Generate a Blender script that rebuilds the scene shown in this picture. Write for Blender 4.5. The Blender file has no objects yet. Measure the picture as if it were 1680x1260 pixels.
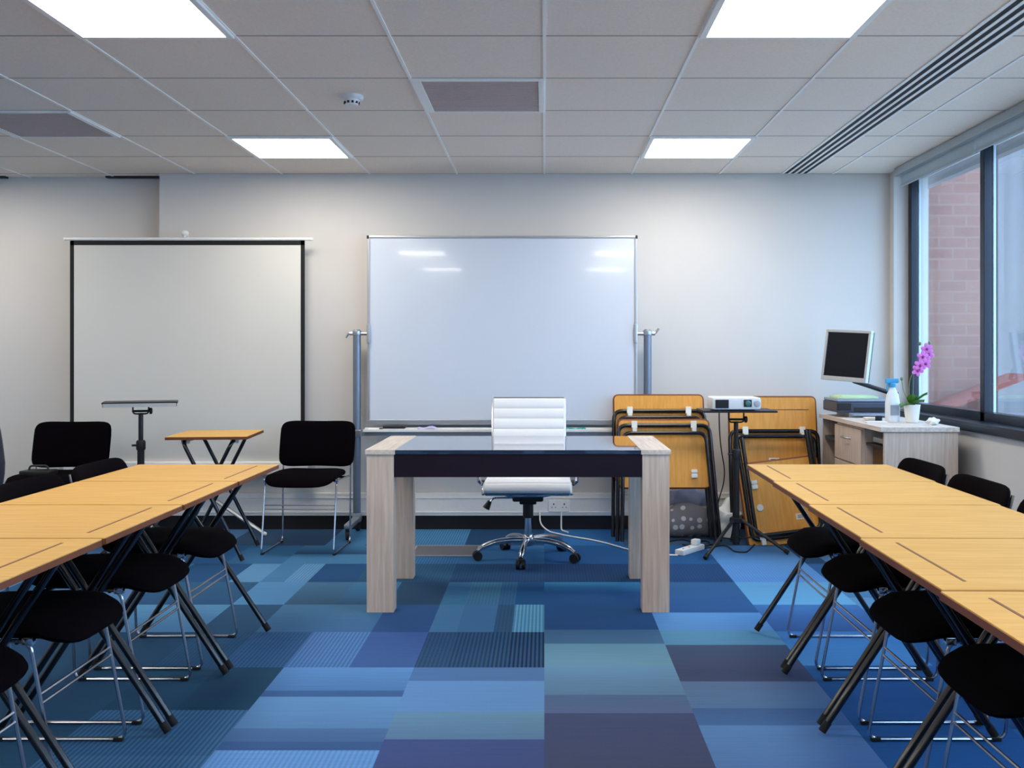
import bpy, bmesh, math, random
from mathutils import Vector, Matrix
random.seed(7)
S = bpy.context.scene
C = S.collection
PI = math.pi

# ------------------------------------------------------------------ camera, world, exposure
F = 1648.0; CX, CY = 893.0, 578.0; EYE = 1.21
cam = bpy.data.cameras.new('camera'); camo = bpy.data.objects.new('camera', cam); C.objects.link(camo)
camo.location = (0, 0, EYE); camo.rotation_euler = (PI/2, 0, 0)
cam.sensor_fit = 'HORIZONTAL'; cam.sensor_width = 36; cam.lens = 36*F/1680
cam.shift_x = -(CX-840)/1680; cam.shift_y = -(630-CY)/1680
cam.clip_end = 200
S.camera = camo
w = bpy.data.worlds.new('sky'); S.world = w; w.use_nodes = True
bg = w.node_tree.nodes['Background']
bg.inputs[0].default_value = (0.44, 0.67, 1.0, 1); bg.inputs[1].default_value = 5.2
S.view_settings.view_transform = 'Standard'; S.view_settings.look = 'None'
S.view_settings.exposure = 0.38; S.view_settings.gamma = 1
S.view_settings.use_curve_mapping = False
PANEL = 16.0

# ------------------------------------------------------------------ materials
def lin(c):
    return tuple(((v/255)/12.92 if v/255 <= .04045 else ((v/255+.055)/1.055)**2.4) for v in c)
MATS = {}
def mat(name, rgb, rough=.5, metal=0, vary=.06, scale=30, bump=0, bscale=200, spec=.5, coat=0, emit=None, stretch=None, sheen=0):
    m = bpy.data.materials.new(name); m.use_nodes = True
    nt = m.node_tree; p = nt.nodes['Principled BSDF']
    r, g, b = lin(rgb)
    tc = nt.nodes.new('ShaderNodeTexCoord')
    src = tc.outputs['Object']
    if stretch:
        mp = nt.nodes.new('ShaderNodeMapping'); mp.inputs['Scale'].default_value = stretch
        nt.links.new(src, mp.inputs[0]); src = mp.outputs[0]
    if vary:
        n = nt.nodes.new('ShaderNodeTexNoise'); n.inputs['Scale'].default_value = scale; n.inputs['Detail'].default_value = 4
        nt.links.new(src, n.inputs['Vector'])
        cr = nt.nodes.new('ShaderNodeValToRGB')
        cr.color_ramp.elements[0].position = .3; cr.color_ramp.elements[1].position = .7
        cr.color_ramp.elements[0].color = (r*(1-vary), g*(1-vary), b*(1-vary), 1)
        cr.color_ramp.elements[1].color = (min(1, r*(1+vary)), min(1, g*(1+vary)), min(1, b*(1+vary)), 1)
        nt.links.new(n.outputs['Fac'], cr.inputs[0]); nt.links.new(cr.outputs[0], p.inputs['Base Color'])
    else:
        p.inputs['Base Color'].default_value = (r, g, b, 1)
    p.inputs['Roughness'].default_value = rough; p.inputs['Metallic'].default_value = metal
    p.inputs['Specular IOR Level'].default_value = spec
    p.inputs['Coat Weight'].default_value = coat
    if sheen: p.inputs['Sheen Weight'].default_value = sheen
    if bump:
        n2 = nt.nodes.new('ShaderNodeTexNoise'); n2.inputs['Scale'].default_value = bscale; n2.inputs['Detail'].default_value = 3
        nt.links.new(src, n2.inputs['Vector'])
        bp = nt.nodes.new('ShaderNodeBump'); bp.inputs['Strength'].default_value = bump; bp.inputs['Distance'].default_value = .002
        nt.links.new(n2.outputs['Fac'], bp.inputs['Height']); nt.links.new(bp.outputs[0], p.inputs['Normal'])
    if emit:
        p.inputs['Emission Color'].default_value = (*emit[0], 1); p.inputs['Emission Strength'].default_value = emit[1]
    MATS[name] = m
    return m

M_wall = mat('wall_paint', (213, 210, 206), .75, vary=.015, scale=3, bump=.15, bscale=150, spec=.3)
M_ceil = mat('ceiling_tile', (247, 234, 220), .95, vary=.04, scale=90, bump=.4, bscale=260, spec=.1)
M_tbar = mat('ceiling_tbar', (250, 248, 244), .55, vary=.01)
M_gap = mat('tile_gap', (170, 162, 158), .8, vary=.03)
M_white = mat('white_plastic', (232, 232, 230), .4, vary=.02)
M_whiteboard = mat('whiteboard_enamel', (208, 216, 228), .10, vary=.012, scale=2, spec=.5, coat=.3)
M_alu = mat('aluminium', (190, 195, 202), .32, metal=.85, vary=.03)
M_grey = mat('grey_painted_steel', (118, 130, 146), .35, metal=.45, vary=.03)
M_chrome = mat('chrome', (215, 215, 220), .12, metal=1, vary=.02)
M_steelw = mat('bright_wire', (190, 192, 200), .22, metal=1, vary=.03)
M_black = mat('black_plastic', (18, 17, 20), .45, vary=.1)
M_blackfab = mat('black_upholstery', (7, 4, 8), .9, vary=.25, scale=300, bump=.5, bscale=900, spec=.04)
M_tube = mat('black_tube', (13, 11, 18), .22, vary=.05, coat=.3)
M_skirt = mat('black_skirting', (14, 12, 18), .5, vary=.1)
M_screen = mat('screen_fabric', (210, 209, 203), .8, vary=.015, scale=1.5, spec=.2)
M_screenblk = mat('screen_border', (10, 11, 12), .8, vary=.05)
M_glassblk = mat('black_glass', (30, 26, 36), .03, vary=.02, spec=.8, coat=1)
M_glassblk.node_tree.nodes['Principled BSDF'].inputs['IOR'].default_value = 2.4
M_apron = mat('dark_apron', (24, 10, 26), .4, vary=.06, scale=12, spec=.3)
M_leather = mat('white_leather', (240, 240, 242), .42, vary=.015, scale=8, bump=.1, bscale=300)
M_rubber = mat('rubber', (16, 16, 18), .8, vary=.1)
M_frame = mat('dark_window_frame', (14, 22, 38), .3, metal=.3, vary=.05)
M_edgelight = mat('frame_edge_highlight', (205, 222, 232), .35, vary=.02)  # bright lit edge of the frame, put into a pale colour
M_blind = mat('blind_fabric', (190, 192, 190), .75, vary=.03)
M_cass = mat('blind_cassette', (170, 182, 186), .4, vary=.02)
M_grille = mat('vent_grille_grey', (206, 190, 184), .8, vary=.06, scale=200)
M_slot = mat('slot_dark', (22, 22, 26), .7, vary=.05)
M_label = mat('paper_label', (235, 232, 225), .7, vary=.02)
M_ink = mat('label_ink', (90, 70, 70), .7, vary=.1)
M_clip = mat('white_clip', (226, 226, 218), .45, vary=.02)
M_edge = mat('table_edge_brown', (118, 62, 30), .45, vary=.12)
M_groove = mat('pen_groove', (122, 80, 44), .6, vary=.1)
M_brown = mat('brown_cabinet', (96, 62, 28), .55, vary=.12, stretch=(1, 1, 8))
M_scrn = mat('monitor_glass', (9, 12, 26), .55, vary=.03, spec=.2)
M_silver = mat('silver_plastic', (178, 180, 182), .4, metal=.2, vary=.02)
M_prn = mat('printer_grey', (58, 68, 86), .4, vary=.06)
M_prn2 = mat('printer_silver', (148, 158, 172), .4, vary=.04)
M_blue = mat('blue_spray_head', (70, 165, 215), .4, vary=.03)
M_bottle = mat('milky_bottle', (225, 235, 245), .3, vary=.02)
M_green = mat('orchid_leaf', (70, 120, 40), .45, vary=.2, scale=20)
M_stem = mat('orchid_stem', (110, 130, 90), .6, vary=.1)
M_pink = mat('orchid_petal', (222, 120, 205), .5, vary=.12, scale=60)
M_mag = mat('orchid_lip', (150, 30, 120), .5, vary=.1)
M_paper = mat('paper', (236, 238, 236), .7, vary=.02)
M_paperg = mat('green_paper', (205, 228, 180), .7, vary=.03)
M_teal = mat('teal_lens', (60, 120, 118), .12, vary=.05, coat=1)
M_bagw = mat('plastic_bag', (176, 184, 208), .35, vary=.08, scale=9)
M_navy = mat('navy_nylon', (12, 16, 40), .6, vary=.15)
M_strap = mat('pale_strap', (140, 156, 190), .6, vary=.3, scale=60)
M_floorbox = mat('floorbox_lid', (96, 94, 100), .5, vary=.06)
M_reflection = mat('lilac_pane_reflection', (118, 112, 112), .5, vary=.08, scale=3, stretch=(6, 6, .3))  # colour of the pale reflection in the second pane
M_render = mat('white_render', (150, 138, 134), .8, vary=.04)
M_concrete = mat('paving', (170, 165, 158), .9, vary=.1)
M_cloth = mat('microfibre_cloth', (196, 190, 226), .9, vary=.05)
M_tealc = mat('teal_cord', (60, 170, 160), .6, vary=.05)
M_panel = mat('light_diffuser', (255, 255, 255), .5, vary=0, emit=((1.0, .92, .81), PANEL))
M_dark = mat('charcoal_plastic', (36, 36, 42), .5, vary=.06)

def wood(name, a, b, st, rough=.42, coat=.15, scale=5):
    m = bpy.data.materials.new(name); m.use_nodes = True
    nt = m.node_tree; p = nt.nodes['Principled BSDF']
    tc = nt.nodes.new('ShaderNodeTexCoord'); mp = nt.nodes.new('ShaderNodeMapping'); mp.inputs['Scale'].default_value = st
    oi = nt.nodes.new('ShaderNodeObjectInfo'); mul = nt.nodes.new('ShaderNodeVectorMath'); mul.operation = 'SCALE'
    cmb = nt.nodes.new('ShaderNodeCombineXYZ')
    for i in range(3): nt.links.new(oi.outputs['Random'], cmb.inputs[i])
    nt.links.new(cmb.outputs[0], mul.inputs[0]); mul.inputs['Scale'].default_value = 40
    add = nt.nodes.new('ShaderNodeVectorMath'); add.operation = 'ADD'
    nt.links.new(tc.outputs['Object'], mp.inputs[0]); nt.links.new(mp.outputs[0], add.inputs[0]); nt.links.new(mul.outputs[0], add.inputs[1])
    n = nt.nodes.new('ShaderNodeTexNoise'); n.inputs['Scale'].default_value = scale; n.inputs['Detail'].default_value = 6; n.inputs['Distortion'].default_value = .3
    nt.links.new(add.outputs[0], n.inputs['Vector'])
    cr = nt.nodes.new('ShaderNodeValToRGB'); e = cr.color_ramp.elements
    e[0].position = .32; e[1].position = .68; e[0].color = (*lin(a), 1); e[1].color = (*lin(b), 1)
    nt.links.new(n.outputs['Fac'], cr.inputs[0]); nt.links.new(cr.outputs[0], p.inputs['Base Color'])
    p.inputs['Roughness'].default_value = rough; p.inputs['Coat Weight'].default_value = coat; p.inputs['Coat Roughness'].default_value = .3
    return m
M_beech = wood('beech_laminate', (204, 156, 80), (217, 173, 98), (1, 14, 1), rough=.5, coat=0)
M_beech.node_tree.nodes['Principled BSDF'].inputs['Specular IOR Level'].default_value = .22
M_beechv = wood('beech_underside', (218, 148, 52), (230, 165, 70), (12, 1, 1.5), rough=.5, coat=.1)
M_pale = wood('pale_grey_oak', (192, 172, 154), (216, 198, 182), (14, 14, .8), rough=.55, coat=0)
M_palef = wood('pale_grey_oak_top', (198, 182, 168), (222, 210, 198), (14, .8, 14), rough=.5, coat=0)

def carpet_mat():
    m = bpy.data.materials.new('carpet_tiles'); m.use_nodes = True
    nt = m.node_tree; p = nt.nodes['Principled BSDF']; L = nt.links
    at = nt.nodes.new('ShaderNodeAttribute'); at.attribute_name = 'tint'
    tc = nt.nodes.new('ShaderNodeTexCoord'); sp = nt.nodes.new('ShaderNodeSeparateXYZ'); L.new(tc.outputs['Object'], sp.inputs[0])
    mm = nt.nodes.new('ShaderNodeMath'); mm.operation = 'MULTIPLY'; mm.inputs[1].default_value = 2*PI/.0165; L.new(sp.outputs['X'], mm.inputs[0])
    si = nt.nodes.new('ShaderNodeMath'); si.operation = 'SINE'; L.new(mm.outputs[0], si.inputs[0])
    # rib amount = (alpha) * (sin*.5)
    r1 = nt.nodes.new('ShaderNodeMath'); r1.operation = 'MULTIPLY'; L.new(si.outputs[0], r1.inputs[0]); L.new(at.outputs['Alpha'], r1.inputs[1])
    mp = nt.nodes.new('ShaderNodeMapping'); mp.inputs['Scale'].default_value = (3, 110, 1); L.new(tc.outputs['Object'], mp.inputs[0])
    n = nt.nodes.new('ShaderNodeTexNoise'); n.inputs['Scale'].default_value = 1.0; n.inputs['Detail'].default_value = 5; L.new(mp.outputs[0], n.inputs['Vector'])
    n2 = nt.nodes.new('ShaderNodeTexNoise'); n2.inputs['Scale'].default_value = 420; n2.inputs['Detail'].default_value = 2; L.new(tc.outputs['Object'], n2.inputs['Vector'])
    a1 = nt.nodes.new('ShaderNodeMath'); a1.operation = 'MULTIPLY_ADD'; L.new(n.outputs['Fac'], a1.inputs[0]); a1.inputs[1].default_value = .35; a1.inputs[2].default_value = .65
    a2 = nt.nodes.new('ShaderNodeMath'); a2.operation = 'MULTIPLY_ADD'; L.new(n2.outputs['Fac'], a2.inputs[0]); a2.inputs[1].default_value = .5; L.new(a1.outputs[0], a2.inputs[2])
    a3 = nt.nodes.new('ShaderNodeMath'); a3.operation = 'ADD'; L.new(a2.outputs[0], a3.inputs[0]); L.new(r1.outputs[0], a3.inputs[1])
    vm = nt.nodes.new('ShaderNodeVectorMath'); vm.operation = 'SCALE'; L.new(at.outputs['Color'], vm.inputs[0]); L.new(a3.outputs[0], vm.inputs['Scale'])
    L.new(vm.outputs[0], p.inputs['Base Color'])
    p.inputs['Roughness'].default_value = .95; p.inputs['Specular IOR Level'].default_value = .15
    bp = nt.nodes.new('ShaderNodeBump'); bp.inputs['Strength'].default_value = .5; bp.inputs['Distance'].default_value = .003
    L.new(n2.outputs['Fac'], bp.inputs['Height']); L.new(bp.outputs[0], p.inputs['Normal'])
    return m
M_carpet = carpet_mat()

def brick_mat():
    m = bpy.data.materials.new('pink_brick'); m.use_nodes = True
    nt = m.node_tree; p = nt.nodes['Principled BSDF']; L = nt.links
    tc = nt.nodes.new('ShaderNodeTexCoord'); mp = nt.nodes.new('ShaderNodeMapping')
    mp.inputs['Rotation'].default_value = (PI/2, 0, 0); L.new(tc.outputs['Object'], mp.inputs[0])
    b = nt.nodes.new('ShaderNodeTexBrick'); b.inputs['Scale'].default_value = 1.0
    b.inputs['Color1'].default_value = (*lin((140, 98, 84)), 1); b.inputs['Color2'].default_value = (*lin((130, 88, 76)), 1)
    b.inputs['Mortar'].default_value = (*lin((140, 106, 93)), 1); b.inputs['Mortar Size'].default_value = .008
    b.inputs['Brick Width'].default_value = .225; b.inputs['Row Height'].default_value = .09
    L.new(mp.outputs[0], b.inputs['Vector']); L.new(b.outputs['Color'], p.inputs['Base Color'])
    p.inputs['Roughness'].default_value = .85
    return m
M_brick = brick_mat()

def dots_mat():
    m = bpy.data.materials.new('polka_dot_cloth'); m.use_nodes = True
    nt = m.node_tree; p = nt.nodes['Principled BSDF']; L = nt.links
    tc = nt.nodes.new('ShaderNodeTexCoord'); v = nt.nodes.new('ShaderNodeTexVoronoi'); v.inputs['Scale'].default_value = 17
    v.inputs['Randomness'].default_value = .35
    L.new(tc.outputs['Object'], v.inputs['Vector'])
    cr = nt.nodes.new('ShaderNodeValToRGB'); cr.color_ramp.interpolation = 'LINEAR'
    cr.color_ramp.elements[0].position = .26; cr.color_ramp.elements[1].position = .32
    cr.color_ramp.elements[0].color = (*lin((200, 198, 200)), 1); cr.color_ramp.elements[1].color = (*lin((122, 120, 124)), 1)
    L.new(v.outputs['Distance'], cr.inputs[0]); L.new(cr.outputs[0], p.inputs['Base Color']); p.inputs['Roughness'].default_value = .9
    return m
M_dots = dots_mat()

def translucent(m):
    nt = m.node_tree; p = nt.nodes['Principled BSDF']; o = nt.nodes['Material Output']
    t = nt.nodes.new('ShaderNodeBsdfTranslucent'); t.inputs[0].default_value = (.62, .66, .68, 1)
    mx = nt.nodes.new('ShaderNodeMixShader'); mx.inputs[0].default_value = .45
    nt.links.new(p.outputs[0], mx.inputs[1]); nt.links.new(t.outputs[0], mx.inputs[2]); nt.links.new(mx.outputs[0], o.inputs[0])
translucent(M_blind)
def glass_mat():
    m = bpy.data.materials.new('window_glass'); m.use_nodes = True
    nt = m.node_tree; nt.nodes.clear(); L = nt.links
    o = nt.nodes.new('ShaderNodeOutputMaterial'); mx = nt.nodes.new('ShaderNodeMixShader')
    t = nt.nodes.new('ShaderNodeBsdfTransparent'); t.inputs[0].default_value = (.93, .96, .97, 1)
    g = nt.nodes.new('ShaderNodeBsdfGlossy'); g.inputs['Roughness'].default_value = .02
    lw = nt.nodes.new('ShaderNodeLayerWeight'); lw.inputs[0].default_value = .5
    pw = nt.nodes.new('ShaderNodeMath'); pw.operation = 'POWER'; pw.inputs[1].default_value = 4.5; L.new(lw.outputs['Facing'], pw.inputs[0])
    f = nt.nodes.new('ShaderNodeMath'); f.operation = 'MULTIPLY_ADD'; f.inputs[1].default_value = .8; f.inputs[2].default_value = .04; L.new(pw.outputs[0], f.inputs[0])
    L.new(f.outputs[0], mx.inputs[0]); L.new(t.outputs[0], mx.inputs[1]); L.new(g.outputs[0], mx.inputs[2]); L.new(mx.outputs[0], o.inputs[0])
    return m
M_glass = glass_mat()

# ------------------------------------------------------------------ geometry helpers
def frame_of(d):
    d = d.normalized(); up = Vector((0, 0, 1)) if abs(d.z) < .95 else Vector((0, 1, 0))
    x = d.cross(up).normalized(); return x, x.cross(d).normalized()

def fillet(pts, r, n=5, closed=False):
    pts = [Vector(p) for p in pts]; out = []; N = len(pts)
    for i, p in enumerate(pts):
        if not closed and i in (0, N-1): out.append(p); continue
        a = pts[(i-1) % N]; b = pts[(i+1) % N]
        u = (a-p); v = (b-p); rr = min(r, u.length*.45, v.length*.45)
        u = p+u.normalized()*rr; v = p+v.normalized()*rr
        for k in range(n+1):
            t = k/n; out.append(u*(1-t)**2+p*2*t*(1-t)+v*t*t)
    return out

class MB:
    def __init__(s): s.bm = bmesh.new(); s.mi = 0
    def _mark(s, faces):
        for f in faces: f.material_index = s.mi
    def box(s, a, b, bev=0, rot=None, at=None):
        lo = Vector([min(a[i], b[i]) for i in range(3)]); hi = Vector([max(a[i], b[i]) for i in range(3)])
        c = (lo+hi)/2
        r = bmesh.ops.create_cube(s.bm, size=1)
        vs = r['verts']
        for v in vs: v.co = Vector((v.co.x*(hi.x-lo.x), v.co.y*(hi.y-lo.y), v.co.z*(hi.z-lo.z)))
        fs = list({f for v in vs for f in v.link_faces})
        if bev:
            e = list({e for v in vs for e in v.link_edges})
            r2 = bmesh.ops.bevel(s.bm, geom=e, offset=bev, segments=2, affect='EDGES', profile=.6)
            fs = [f for f in r2['faces']] + [f for f in fs if f.is_valid]
            vs = list({v for f in fs for v in f.verts})
            isl = set(vs); st = list(vs)
            while st:
                v = st.pop()
                for e2 in v.link_edges:
                    o = e2.other_vert(v)
                    if o not in isl: isl.add(o); st.append(o)
            vs = list(isl); fs = list({f for v in vs for f in v.link_faces})
        if rot is not None:
            for v in vs: v.co = rot @ v.co
        for v in vs: v.co = v.co+c
        s._mark(fs); return s
    def tube(s, pts, r, n=8, closed=False, caps=True):
        pts = [Vector(p) for p in pts]; N = len(pts); rings = []
        rad = r if isinstance(r, (list, tuple)) else [r]*N
        d0 = (pts[1]-pts[0]).normalized(); x, y = frame_of(d0)
        for i in range(N):
            if closed: d = (pts[(i+1) % N]-pts[i-1])
            elif i == 0: d = pts[1]-pts[0]
            elif i == N-1: d = pts[-1]-pts[-2]
            else: d = (pts[i+1]-pts[i]).normalized()+(pts[i]-pts[i-1]).normalized()
            if d.length < 1e-9: d = d0
            d = d.normalized()
            x = (x-d*x.dot(d)).normalized(); y = d.cross(x)
            rings.append([s.bm.verts.new(pts[i]+(x*math.cos(2*PI*k/n)+y*math.sin(2*PI*k/n))*rad[i]) for k in range(n)])
        fs = []
        for i in range(N if closed else N-1):
            A = rings[i]; B = rings[(i+1) % N]
            for k in range(n): fs.append(s.bm.faces.new((A[k], A[(k+1) % n], B[(k+1) % n], B[k])))
        if not closed and caps:
            fs.append(s.bm.faces.new(rings[0][::-1])); fs.append(s.bm.faces.new(rings[-1]))
        s._mark(fs); return s
    def lathe(s, prof, c=(0, 0, 0), n=20, axis='Z'):
        c = Vector(c); rings = []
        for r, z in prof:
            ring = []
            for k in range(n):
                a = 2*PI*k/n; p = (r*math.cos(a), r*math.sin(a), z)
                if axis == 'Y': p = (p[0], p[2], p[1])
                if axis == 'X': p = (p[2], p[0], p[1])
                ring.append(s.bm.verts.new(c+Vector(p)))
            rings.append(ring)
        fs = []
        for A, B in zip(rings, rings[1:]):
            for k in range(n): fs.append(s.bm.faces.new((A[k], A[(k+1) % n], B[(k+1) % n], B[k])))
        fs.append(s.bm.faces.new(rings[0][::-1])); fs.append(s.bm.faces.new(rings[-1]))
        s._mark(fs); return s
    def prism(s, poly, t, M=None):
        """poly in XZ plane, extruded along Y by t (0..t)"""
        M = M or Matrix.Identity(4)
        A = [s.bm.verts.new(M @ Vector((x, 0, z))) for x, z in poly]; B = [s.bm.verts.new(M @ Vector((x, t, z))) for x, z in poly]
        fs = [s.bm.faces.new(A), s.bm.faces.new(B[::-1])]
        n = len(poly)
        for k in range(n): fs.append(s.bm.faces.new((A[k], B[k], B[(k+1) % n], A[(k+1) % n])))
        s._mark(fs); return s
    def pad(s, wx, wy, t, f=None, n=14, e=5.0, edge=.35):
        """soft cushion: superellipse outline in XY, thickness t in Z, deform callback f"""
        us = [math.sin(PI/2*(2*i/n-1)) for i in range(n+1)]
        def P(u, v, sg):
            m = max(abs(u), abs(v)); k = 0 if m == 0 else m/((abs(u)**e+abs(v)**e)**(1/e))
            h = t/2*(edge*0+(max(0, 1-m**6))**.5)
            p = Vector((u*k*wx/2, v*k*wy/2, sg*h))
            return f(p) if f else p
        grid = {}
        for sg in (1, -1):
            for i, u in enumerate(us):
                for j, v in enumerate(us):
                    bd = i in (0, n) or j in (0, n)
                    if sg == -1 and bd: grid[(sg, i, j)] = grid[(1, i, j)]
                    else: grid[(sg, i, j)] = s.bm.verts.new(P(u, v, sg))
        fs = []
        for i in range(n):
            for j in range(n):
                q = [grid[(1, i, j)], grid[(1, i+1, j)], grid[(1, i+1, j+1)], grid[(1, i, j+1)]]; fs.append(s.bm.faces.new(q))
                q = [grid[(-1, i, j)], grid[(-1, i, j+1)], grid[(-1, i+1, j+1)], grid[(-1, i+1, j)]]; fs.append(s.bm.faces.new(q))
        s._mark(fs); return s
    def ball(s, c, r, sc=(1, 1, 1), n=12, M=None):
        res = bmesh.ops.create_uvsphere(s.bm, u_segments=n, v_segments=max(6, n//2+2), radius=r)
        for v in res['verts']:
            p = Vector((v.co.x*sc[0], v.co.y*sc[1], v.co.z*sc[2]))
            if M is not None: p = M @ p
            v.co = p+Vector(c)
        s._mark({f for v in res['verts'] for f in v.link_faces}); return s
    def warp(s, fn):
        for v in s.bm.verts: v.co = fn(v.co)
        return s
    def build(s, name, mats, parent=None, smooth=True, loc=None):
        bmesh.ops.recalc_face_normals(s.bm, faces=s.bm.faces)
        me = bpy.data.meshes.new(name); s.bm.to_mesh(me); s.bm.free()
        for m in (mats if isinstance(mats, (list, tuple)) else [mats]): me.materials.append(m)
        if smooth:
            me.polygons.foreach_set('use_smooth', [True]*len(me.polygons))
            try: me.set_sharp_from_angle(angle=math.radians(38))
            except Exception: pass
        o = bpy.data.objects.new(name, me); C.objects.link(o)
        if smooth:
            wn = o.modifiers.new('weighted_normals', 'WEIGHTED_NORMAL'); wn.keep_sharp = True; wn.weight = 80
        if parent: o.parent = parent
        if loc: o.location = loc
        return o

def tag(o, label, cat, group=None, kind=None):
    o['label'] = label; o['category'] = cat
    if group: o['group'] = group
    if kind: o['kind'] = kind
    return o
def thing(name, label, cat, loc=(0, 0, 0), rz=0, group=None):
    o = bpy.data.objects.new(name, None); C.objects.link(o); o.empty_display_size = .1
    o.location = loc; o.rotation_euler = (0, 0, rz)
    return tag(o, label, cat, group)
def struct(o, label=None):
    o['kind'] = 'structure'
    if label: o['label'] = label
    return o
def dup(root, loc, rz, label, group=None):
    r = root.copy(); C.objects.link(r); r.location = loc; r.rotation_euler = (0, 0, rz); r['label'] = label
    if group: r['group'] = group
    for ch in list(root.children):
        c = ch.copy(); C.objects.link(c); c.parent = r
        for g in ch.children:
            d = g.copy(); C.objects.link(d); d.parent = c
    return r
def at(u, v, Y):
    return Vector(((u-CX)*Y/F, Y, EYE-(v-CY)*Y/F))
def yv(v, drop=EYE): return F*drop/(v-CY)

# ------------------------------------------------------------------ room shell
HC = 2.436            # ceiling height
XW = 2.37             # window wall
YB = 6.89; YR = 7.03; XR = -2.64; XL = -5.6; YF = -3.6
XWin = 2.50

# carpet: one mesh, rectangles of pile in many blues
def carpet():
    bm = bmesh.new(); lay = bm.loops.layers.float_color.new('tint')
    K = 1.0
    def quad(x0, x1, y0, y1, c0, c1, rib=0.):
        vs = [bm.verts.new((x, y, 0)) for x, y in ((x0, y0), (x1, y0), (x1, y1), (x0, y1))]
        f = bm.faces.new(vs)
        for l, c in zip(f.loops, (c0, c0, c1, c1)):
            r, g, b = lin(c); l[lay] = (r*.92+.004, g*.90+.004, b*.78, rib)
    used = []
    def col(x0, x1, stops):
        """stops: (v_pixel, colour, rib) far to near; colour runs smoothly to the next stop unless a new colour starts"""
        for (v0, c0, r0, c0b), (v1, *_r) in zip(stops, stops[1:]):
            quad(x0, x1, yv(v1), yv(v0), c0b or c0, c0, r0)
    B = [
      (0, .5, [(955, (60,136,190), 0, (34,84,146)), (972, (34,84,146), 0, (30,72,132)), (1033, (58,98,148), 0, (66,108,156)), (1056, (94,142,182), 0, (98,144,184)), (1093, (96,140,190), 0, (84,120,168)), (1140, (72,100,150), 0, (80,100,150)), (1170, (62,74,122), 0, (58,70,108)), (1300, (80,110,170), 0, (60,90,150)), (1500, 0, 0, 0)]),
      (.5, 1., [(955, (48,96,152), 0, (40,88,156)), (1005, (88,146,218), 0, (84,138,210)), (1034, (84,142,192), 0, (84,140,190)), (1058, (60,84,124), 0, (60,70,112)), (1098, (54,68,110), 0, (56,72,114)), (1118, (84,110,160), 0, (76,112,166)), (1162, (60,94,154), 0, (62,102,166)), (1190, (84,128,196), 0, (72,112,180)), (1290, (50,90,150), 0, (50,80,140)), (1500, 0, 0, 0)]),
      (1., 1.5, [(955, (94,158,216), 0, (96,164,222)), (992, (60,112,186), 0, (50,92,160)), (1036, (62,124,200), 0, (70,136,208)), (1092, (40,96,166), 0, (24,74,140)), (1150, (24,76,142), 0, (30,90,160)), (1300, (50,90,150), 0, (50,80,140)), (1500, 0, 0, 0)]),
      (-.5, -.38, [(955, (58,110,160), 0, (58,116,160)), (992, (70,122,176), 0, (66,116,170)), (1037, (38,76,122), .2, (36,72,118)), (1095, 0, 0, 0)]),
      (-.38, -.22, [(955, (66,120,160), .1, (60,112,158)), (992, (62,112,166), 0, (58,108,162)), (1037, (34,72,118), .35, (32,68,114)), (1095, 0, 0, 0)]),
      (-.22, -.14, [(955, (52,104,150), .1, (50,98,148)), (992, (44,84,128), .1, (44,82,126)), (1037, (34,72,118), .5, (30,66,112)), (1095, 0, 0, 0)]),
      (-.14, 0., [(955, (30,86,144), 0, (30,84,142)), (992, (88,150,196), .35, (82,142,192)), (1037, (30,66,112), .7, (28,62,108)), (1095, 0, 0, 0)]),
      (-.5, 0., [(1095, (74,114,174), 0, (74,114,176)), (1117, (94,140,208), 0, (92,138,206)), (1167, (96,140,184), 0, (84,120,168)), (1213, (60,80,142), 0, (60,76,134)), (1300, (54,90,150), 0, (54,90,150)), (1500, 0, 0, 0)]),
      (-1., -.75, [(955, (66,124,176), 0, (44,84,128)), (992, (66,114,162), 0, (62,108,166)), (1037, (76,122,190), .25, (72,116,184)), (1095, 0, 0, 0)]),
      (-.75, -.5, [(955, (42,76,116), 0, (40,74,112)), (992, (44,84,146), 0, (42,80,142)), (1037, (60,94,166), 0, (58,92,160)), (1095, 0, 0, 0)]),
      (-1., -.5, [(1095, (88,140,212), 0, (76,122,188)), (1133, (58,98,160), 0, (58,96,158)), (1143, (94,144,208), 0, (84,128,188)), (1195, (72,110,168), 0, (66,102,160)), (1217, (54,90,150), 0, (54,90,150)), (1231, (94,146,220), .12, (90,140,214)), (1330, (60,98,150), 0, (60,98,150)), (1500, 0, 0, 0)]),
      (-1.5, -1.25, [(955, (84,140,204), 0, (76,132,192)), (992, (40,80,126), 0, (44,86,130)), (1037, (38,84,132), .1, (36,80,128)), (1095, (34,80,120), 0, (28,70,112)), (1165, 0, 0, 0)]),
      (-1.25, -1., [(955, (70,116,166), 0, (50,86,126)), (992, (66,114,164), 0, (60,108,160)), (1037, (46,92,148), .2, (44,90,146)), (1095, (30,72,110), 0, (26,66,104)), (1165, 0, 0, 0)]),
      (-1.5, -1., [(1165, (56,104,156), .3, (50,96,148)), (1240, (58,104,156), .3, (46,86,138)), (1500, 0, 0, 0)]),
      (-2., -1.5, [(955, (44,92,140), 0, (36,80,130)), (992, (80,134,190), 0, (74,126,184)), (1037, (30,72,116), 0, (36,80,124)), (1115, (34,76,118), 0, (40,84,128)), (1500, 0, 0, 0)]),
    ]
    for x0, x1, st in B: col(x0, x1, st)
    # rows behind v=955 and everywhere else: pseudo random tiles
    pal = [(28,66,112), (36,88,142), (50,104,160), (66,122,178), (88,140,198), (44,74,114), (40,92,156), (30,78,134), (74,116,176)]
    rows = [(yv(955), yv(925)), (yv(925), yv(895)), (yv(895), yv(868)-.0), (yv(868), 7.2)]
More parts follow.
